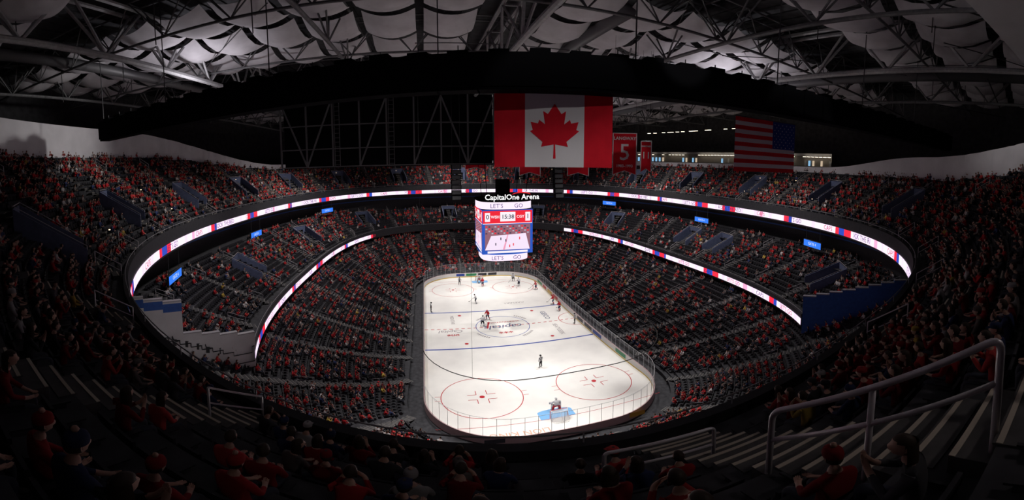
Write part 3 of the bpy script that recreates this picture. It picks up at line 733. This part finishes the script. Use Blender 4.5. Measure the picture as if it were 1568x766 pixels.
txt("CapitalOne Arena",1.15,CX+.6,CY-4.5,22.95,0,0,.02); 
Tm=[emat('txt_white',(1,1,1),1.2),emat('txt_navy',(.03,.03,.25),.6),emat('txt_red',(.8,.02,.03),1)]
sw=[(CX+2.0+1.5*math.cos(a),CY-4.5,23.25+.5*math.sin(a)) for a in np.linspace(pi*.95,0,10)]+[(CX+2.0+1.5*math.cos(a),CY-4.5,23.25+.32*math.sin(a)) for a in np.linspace(0,pi*.95,10)]
T.add(sw,[tuple(range(20))],2); T.obj('lettering',Tm,parent=e)
for (x,y) in ((5.2,28),(21.5,28)):
    s=MB()
    for k in range(7):
        s.box((x,y-.06*k*k*.3,27.6-.78*k),(1.5,.9,.7),0,0); s.box((x,y-.06*k*k*.3-.46,27.6-.78*k),(1.3,.04,.55),0,1)
    for sx in(-.6,.6): s.beam((x+sx,y,28),(x+sx,y,41),.03,4,1)
    s.obj('line_array_speaker',[M_black,M_trussd])
# ---------------------------------------------------------------- flags
M_fr=mat('flag_red',(.66,.015,.03),.85,noise=.1,nscale=1,spec=.1); M_fw=mat('flag_white',(.70,.68,.70),.85,spec=.1); M_fb=mat('flag_blue',(.03,.06,.30),.85,spec=.1)
def flagmap(a,b_,zt,zbm,wav=.12):
    a=Vector(a);b_=Vector(b_); d=(b_-a); n_=Vector((-d.y,d.x)).normalized()
    def F(u,v,o=0):
        w=wav*math.sin(u*14+v*1.5)*(1-.5*v)+o; p=a+d*u+Vector((n_.x,n_.y))*(-w) ; return (p.x,p.y,zbm+(zt-zbm)*v)
    return F
def grid(mb,F,u0,u1,v0,v1,mi,o=0,nu=10,nv=4):
    vs=[F(u0+(u1-u0)*i/nu,v0+(v1-v0)*j/nv,o) for j in range(nv+1) for i in range(nu+1)]
    mb.add(vs,[(j*(nu+1)+i,j*(nu+1)+i+1,(j+1)*(nu+1)+i+1,(j+1)*(nu+1)+i) for j in range(nv) for i in range(nu)],mi)
c=MB(); F=flagmap((4.84,-6.1),(11.95,-8.6),32.7,27.9,.07)
grid(c,F,0,.26,0,1,0,nu=8); grid(c,F,.26,.76,0,1,1,nu=16); grid(c,F,.76,1,0,1,0,nu=8)
leaf=[(0,-.46),(.02,-.46),(.012,-.25),(.22,-.285),(.195,-.21),(.40,-.05),(.355,-.03),(.39,.09),(.27,.065),(.25,.12),(.15,.015),(.185,.25),(.11,.205),(0,.36)]
leaf=[(x,y+.03) for x,y in leaf]; poly=leaf+[(-x,y) for x,y in leaf[::-1][1:]]
w_,h2=7.54,4.8
for sd in (-.03,.03):
    lv=[F(.51+px*3.9/w_*1.0,.5+py*4.3/h2,sd) for px,py in poly]
    lv2=[F(.51,.47,sd)]+lv; k=len(lv); c.add(lv2,[(0,i+1,(i+1)%k+1) for i in range(k)],0)
c.beam((4.7,-6.05,32.75),(12.1,-8.65,32.75),.06,6,2)
c.obj('canadian_flag',[M_fr,M_fw,M_trussd])
c=MB(); F=flagmap((24,-7.7),(31.5,-8.6),32.6,27.85,.08)
for k in range(13):
    grid(c,F,0,.6 if k>=6 else 1,k/13,(k+1)/13,0 if k%2==0 else 1,nu=18,nv=1)
grid(c,F,.6,1,6/13,1,2,nu=12,nv=5)
for r_ in range(9):
    for q in range(6 if r_%2==0 else 5):
        u=.6+.4*((q+.5)/6 if r_%2==0 else (q+1)/6); v=6/13+(7/13)*(r_+.6)/9.6
        for sd in (-.03,.03):
            pts=[F(u+.011*math.sin(a)*(1 if i%2==0 else .4),v+.017*math.cos(a)*(1 if i%2==0 else .4),sd) for i,a in enumerate(np.linspace(0,2*pi,10,endpoint=False))]
            c.add([F(u,v,sd)]+pts,[(0,i+1,(i+1)%10+1) for i in range(10)],1)
c.beam((23.9,-7.7,32.65),(31.6,-8.6,32.65),.06,6,3)
c.obj('american_flag',[M_fr,M_fw,M_fb,M_trussd])
def banner(x,y,w,zt,z0,rz,lines):
    b=MB(); co,si=math.cos(rz),math.sin(rz)
    f=lambda u,v,o=0:(x+u*co+o*si,y+u*si-o*co,v)
    def shp(g,mi,o):
        a=w/2-g; vs=[f(-a,z0+g+.0,o),f(0,z0+.45+g*.6,o),f(a,z0+g,o),f(a,zt-g,o),f(-a,zt-g,o)]; b.add(vs,[(0,1,4),(1,2,3),(1,3,4)],mi)
    shp(0,1,0); shp(.09,0,.02)
    for (t,s,z) in lines:
        g=text_geo(t,s,bold=.01); b.add([f(p[0],z+p[1],.04) for p in g[0]],g[1],1)
    b.beam(f(-w/2,zt),f(w/2,zt),.04,5,2)
    for sgn in(-1,1): b.beam(f(sgn*w/2*.9,zt),f(sgn*w/2*.9,42),.015,3,2)
    b.obj('retired_number_banner',[M_fr,M_fw,M_trussd])
banner(20.1,4,2.5,31.4,27.0,-.5,[("LANGWAY",.46,30.8),("5",2.4,29.3),("1983-1993",.40,27.95)])
banner(25,7.5,1.3,30.9,27.2,-.5,[("GARTNER",.25,30.3),("11",1.1,29.2)])
for az,dd,t in ((.135,70,"7"),(.275,52,"32"),(.40,52,"11")):
    banner(CAM[0]+dd*math.sin(az),CAM[1]+dd*math.cos(az),2.9*dd/52,30.2 if dd>60 else 31.2,26.4 if dd<60 else 26.9,-az,[(t,1.6,29.2)])
# ---------------------------------------------------------------- roof
mb=MB(); mb.box((CX,CY,47.3),(150,180,.4)); 
for k in range(-36,37): mb.box((CX+k*2.0,CY,47.0),(.12,176,.2))
mb.obj('ceiling',[M_roof])
sf=MB(); q=[(16,-25.9),(34,-30.2),(60,-46),(16,-60)]
sf.add([(*p,38.0) for p in q]+[(*p,38.7) for p in q],[(3,2,1,0),(4,5,6,7),(0,1,5,4),(1,2,6,5),(2,3,7,6),(3,0,4,7)]); sf.obj('ceiling_soffit',[M_white])
def truss(name,p,q,zb_,zt_,r_,n_,mi_mat,r2=None):
    t=MB(); p=Vector(p);q=Vector(q); r2=r2 or r_*.5
    off=(q-p).cross(Vector((0,0,1))).normalized()*.9
    B_=lambda k,s:(p+(q-p)*(k/n_)+off*s)
    def pt(k,s,z): v=B_(k,s); return (v.x,v.y,z)
    t.beam(pt(0,0,zb_),pt(n_,0,zb_),r_,8)
    for s in (-1,1): t.beam(pt(0,s,zt_),pt(n_,s,zt_),r_*.8,6)
    for k in range(n_):
        for s in (-1,1):
            t.beam(pt(k,0,zb_),pt(k+.5,s,zt_),r2,5); t.beam(pt(k+.5,s,zt_),pt(k+1,0,zb_),r2,5)
        t.beam(pt(k+.5,-1,zt_),pt(k+.5,1,zt_),r2,4)
    t.obj(name,[mi_mat])
for x,m_,r_ in ((-44,M_truss,.22),(-26,M_trussl,.34),(-8,M_truss,.2),(9.3,M_trussl,.32),(25,M_truss,.2),(40,M_trussl,.34),(58,M_truss,.24)):
    truss('roof_truss',(x,-42,0),(x,105,0),40,45.6,r_,16,m_)
for y in (-34,-18,-2,14,30,46,62,78,94):
    truss('roof_cross_truss',(-56,y,0),(82,y,0),41.5,46,.15,20,M_truss,.08)
mb=MB()
for k in range(46):
    x=random.uniform(-50,75); y=random.uniform(-30,90); z=random.uniform(40.5,44); a=random.choice([0,pi/2,pi/4,-pi/4]); L=random.uniform(10,30)
    mb.beam((x,y,z),(x+L*math.cos(a),y+L*math.sin(a),z),random.choice([.06,.09,.12]),5)
for k in range(60):
    x=random.uniform(-50,75); y=random.uniform(-25,95); mb.beam((x,y,46.5),(x,y,random.uniform(38,41)),.05,4)
mb.obj('roof_bracing',[M_trussd])
pb=MB()
for ix,x in enumerate(np.arange(-50,78,5.9)):
    for iy,y in enumerate(np.arange(-30,96,8.0)):
        if iy%4==3 or (abs(x-9)<5.5): continue
        w=2.55; dpt=3.4
        nu,nv=8,4; vs=[]
        for j in range(nv+1):
            for i in range(nu+1):
                u=-1+2*i/nu; v=-1+2*j/nv
                vs.append((x+w*u,y+dpt*v,44.1-1.5*(1-u*u)*.55-1.0*(1-v*v)))
        pb.add(vs,[(j*(nu+1)+i,j*(nu+1)+i+1,(j+1)*(nu+1)+i+1,(j+1)*(nu+1)+i) for j in range(nv) for i in range(nu)],0)
pb.obj('acoustic_ceiling_panels',[M_panel],True)
mb=MB()
for (a,b_) in (((-36,-30,42.5),(-36,90,42.5)),((50,-40,42),(50,90,42)),((18,0,43),(18,95,43))): mb.tube([a,b_],.7,14)
mb.obj('ventilation_duct',[M_duct],True)
mb=MB(); K=40; pts=[]
for i in range(K+1):
    t=i/K
    if t<.45: s=t/.45; x=-34+42.3*s; y=1.4-10.3*s
    else: s=(t-.45)/.55; x=8.3+51*s; y=-8.9-8.5*s
    pts.append(Vector((x,y,0)))
for _ in range(6): pts=[pts[0]]+[(pts[i-1]+pts[i]*2+pts[i+1])/4 for i in range(1,K)]+[pts[-1]]
for a,b_ in zip(pts[:-1],pts[1:]):
    d_=(b_-a); m_=(a+b_)/2; rz=math.atan2(d_.y,d_.x); mb.box((m_.x,m_.y,33.75),(d_.length+.1,1.6,2.1),rz,0)
    mb.box((m_.x,m_.y,34.95+random.uniform(-.08,.08)),(d_.length*.5,.8,.4),rz,0); mb.box((m_.x,m_.y,32.6),(d_.length+.1,1.3,.22),rz,0)
    mb.beam((m_.x,m_.y,34.8),(m_.x,m_.y,35.5),.04,4,1)
for i in range(0,K,5): mb.beam((pts[i].x,pts[i].y,34.7),(pts[i].x,pts[i].y,46),.05,4,1)
mb.obj('lighting_catwalk',[M_black,M_trussd])
mb=MB(); a=Vector((-23.5,31.5,0)); b_=Vector((12.2,34,0)); d_=(b_-a); rz=math.atan2(d_.y,d_.x); m_=(a+b_)/2
mb.box((m_.x,m_.y+1.8,34),(d_.length,.3,12.4),rz,0)
nb=8
for k in range(nb+1):
    p=a+d_*k/nb; mb.beam((p.x,p.y,28),(p.x,p.y,40.3),.18,4,1)
    if k<nb:
        q=a+d_*(k+1)/nb
        if k in (0,1,3,5,6,7):
            if k%2: mb.beam((p.x,p.y,28),(q.x,q.y,39.5),.18,4,1)
            else: mb.beam((p.x,p.y,39.5),(q.x,q.y,28),.18,4,1)
        if k in(2,4):
            mb.beam((p.x+.35,p.y-.1,28),(p.x+.35,p.y-.1,40),.06,4,1); mb.beam((p.x+1.2,p.y-.1,28),(p.x+1.2,p.y-.1,40),.06,4,1)
            for j in range(16): mb.beam((p.x+.35,p.y-.1,28.3+j*.75),(p.x+1.2,p.y-.1,28.3+j*.75),.04,4,1)
for z in (28,31,35,40): mb.beam((a.x,a.y,z),(b_.x,b_.y,z),.13,4,1)
for k in (0,3,6,8): p=a+d_*k/nb; mb.beam((p.x,p.y,40),(p.x,p.y,46.5),.1,4,1)
mb.obj('rigging_truss_drape',[M_black,M_trussm])
mb=MB()
for k in range(4):
    x=43+k*1.6; mb.beam((x,3,27.5),(x,3,34.5),.1,4,0)
    for j in range(4): mb.beam((x,3,27.5+j*1.75),(x+1.6 if k<3 else x-1.6,3,29.2+j*1.75),.06,4,0)
mb.beam((44,3,34),(44,3,46),.06,4); mb.obj('rigging_tower',[M_trussd])
pr=MB(); random.seed(9)
Rb=se(68,82,2.6)
for i in range(0,N,2):
    ph=PHI[i]
    if not (angdist(ph,phi_of(62,62))<.80): continue
    pr.quad(P3(Rb,28.6,i),P3(Rb,28.6,i+2),P3(Rb,31.8,i+2),P3(Rb,31.8,i),3)
    pr.quad(P3(Rb-.1,31.8,i),P3(Rb-.1,31.8,i+2),P3(Rb-.1,32.4,i+2),P3(Rb-.1,32.4,i),1)
    pr.quad(P3(Rb-2,28.2,i),P3(Rb-2,28.2,i+2),P3(Rb-2,29.2,i+2),P3(Rb-2,29.2,i),1)
    if random.random()<.7: q=P3(Rb-1,0,i); pr.box((q[0],q[1],31.5),(.6,.6,.12),ph,2)
    if random.random()<.45: pr.quad(P3(Rb-.2,29.3,i),P3(Rb-.2,29.3,i+1),P3(Rb-.2,30.6,i+1),P3(Rb-.2,30.6,i),random.choice([4,5,1]))
    if random.random()<.3: q=P3(Rb-14,0,i); pr.box((q[0],q[1],37.5),(.2,1.0,.12),ph,2); pr.beam((q[0],q[1],37.5),(q[0],q[1],43),.03,3,0)
pr.obj('press_box',[M_fascia,M_grey,emat('warm_lamp',(1,.88,.68),2.5),mat('suite_back',(.30,.27,.25),.8),emat('screen_cool',(.3,.6,.9),.8),emat('screen_warm',(.9,.7,.5),.6)])
al=MB()
for a in A_U:
    for k in (3,8): 
        i=int(a/(2*pi)*N)%N
        if nU[i]>k and random.random()<.5 and angdist(a,3*pi/2)>.7: p=P3(Ru[k],zu(k)+.5,i+1); al.box(p,(.12,.12,.08))
al.obj('aisle_lights',[emat('aisle_lamp',(1,.72,.45),2)])
# ---------------------------------------------------------------- near railings
rl=MB()
def bent(pts,r=.035): rl.tube(pts,r,12,0)
def curve_pts(pts,rad=.12):
    out=[pts[0]]
    for i in range(1,len(pts)-1):
        p=Vector(pts[i]); a=(Vector(pts[i-1])-p).normalized(); b_=(Vector(pts[i+1])-p).normalized()
        for t in np.linspace(0,1,6):
            out.append(tuple((p+a*rad)*(1-t)**2+p*2*t*(1-t)+(p+b_*rad)*t*t))
    out.append(pts[-1]); return out
x=3.65; ya,za=-28.18,25.13; yb,zbb=-30.52,26.75
fl=lambda y: Z_U+RI_U*math.floor((-24.3-.35-y)/TR_U)
bent(curve_pts([(x,ya,fl(ya)),(x,ya,za),(x,yb,zbb),(x,yb-.02,fl(yb))],.16),.04)
bent([(x,ya,za-.5),(x,yb,zbb-.5)],.034); ym=(ya+yb)/2-.0; bent([(x,ym,fl(ym)),(x,ym,(za+zbb)/2)],.036)
rl.obj('stair_handrail',[M_rail],True)
rl=MB()
p0=(2.75,-25.95,23.2); p1=(4.5,-26.4,23.36)
bent(curve_pts([(p0[0],p0[1],fl(p0[1])),p0,p1,(p1[0],p1[1]-.02,fl(p1[1]))],.1),.034); bent([(p0[0],p0[1],p0[2]-.45),(p1[0],p1[1],p1[2]-.45)],.028)
rl.obj('stair_handrail',[M_rail],True)
# ---------------------------------------------------------------- lights
def spot(name,loc,tgt,e_,ang,blend=.5,size=.6,col=(1,.97,.94)):
    l=bpy.data.lights.new(name,'SPOT'); l.energy=e_; l.spot_size=math.radians(ang); l.spot_blend=blend; l.shadow_soft_size=size; l.color=col
    o=bpy.data.objects.new(name,l); o.location=loc; d_=Vector(tgt)-Vector(loc); o.rotation_euler=d_.to_track_quat('-Z','Y').to_euler(); scene.collection.objects.link(o)
for sx in (-1,1):
    for y,ty in ((8,4),(23,21),(38,39),(53,57)):
        spot('rink_floodlight',(CX+sx*13,y,39.5),(CX+sx*6,ty,0),34000,46,.9)
for (x,y,e_) in ((-14,45,27000),(-14,15,17000),(40,45,27000),(40,15,19000),(CX,75,22000)):
    spot('house_fill_light',(x,y,39),(CX+(x-CX)*1.3,CY+(y-CY)*1.2,5),e_,125,1,1.2,(1,.93,.91))
spot('house_fill_light',(CX-4,14,38),(CX-6,-11,4),38000,62,.8,1.5,(1,.94,.92))  # added fill, aimed under the deck to brighten the near-end bowl
spot('flag_fill_spot',(7,-38,43),(8.3,-7.3,30.3),11000,20,.4,.3); spot('flag_fill_spot',(20,-38,43),(27.8,-8.1,30.2),14000,18,.4,.3); spot('flag_fill_spot',(10,-30,43),(20.6,4.3,29.5),9000,11,.4,.3)  # invented spots that brighten the flags and the banner
for (x,y) in ((-24,8),(38,8),(-18,55),(38,60),(8,-20)):
    spot('ceiling_fill_light',(x,y,35.5),(x,y,46),1900,165,1,.5,(.98,.93,1))  # added fill to lift the roof panels, not fixtures of the arena
spot('wall_fill_light',(-22,10,37),(-46,-4,33),5000,80,1,.6); spot('wall_fill_light',(36,-22,36),(56,-34,31),700,80,1,.6)  # added lamps that only brighten the walls behind the upper deck
spot('wall_fill_light',(-6,-14,17.5),(-20,-4,14.5),900,60,1,.5)  # added lamp to brighten the club's left end wall
spot('concourse_spill_light',(9,-36.5,33),(3.6,-28.6,24.3),300,50,1,.3,(1,.88,.85))  # added lamp, stands in for concourse spill on the rail and stairs
w=bpy.data.worlds.new('w'); scene.world=w; w.use_nodes=True; w.node_tree.nodes['Background'].inputs[0].default_value=(.5,.55,.7,1); w.node_tree.nodes['Background'].inputs[1].default_value=.03
# ---------------------------------------------------------------- camera: phone panorama => equirectangular lens
cd=bpy.data.cameras.new('camera'); co=bpy.data.objects.new('camera',cd); scene.collection.objects.link(co)
co.location=CAM; co.rotation_euler=(pi/2-.072,0,-.229); cd.clip_start=.05; cd.clip_end=500; cd.lens=18
cd.type='PANO'
cd.panorama_type='EQUIRECTANGULAR'
cd.latitude_min=-.8025; cd.latitude_max=.4936; cd.longitude_min=-1.3266; cd.longitude_max=1.3266
scene.camera=co
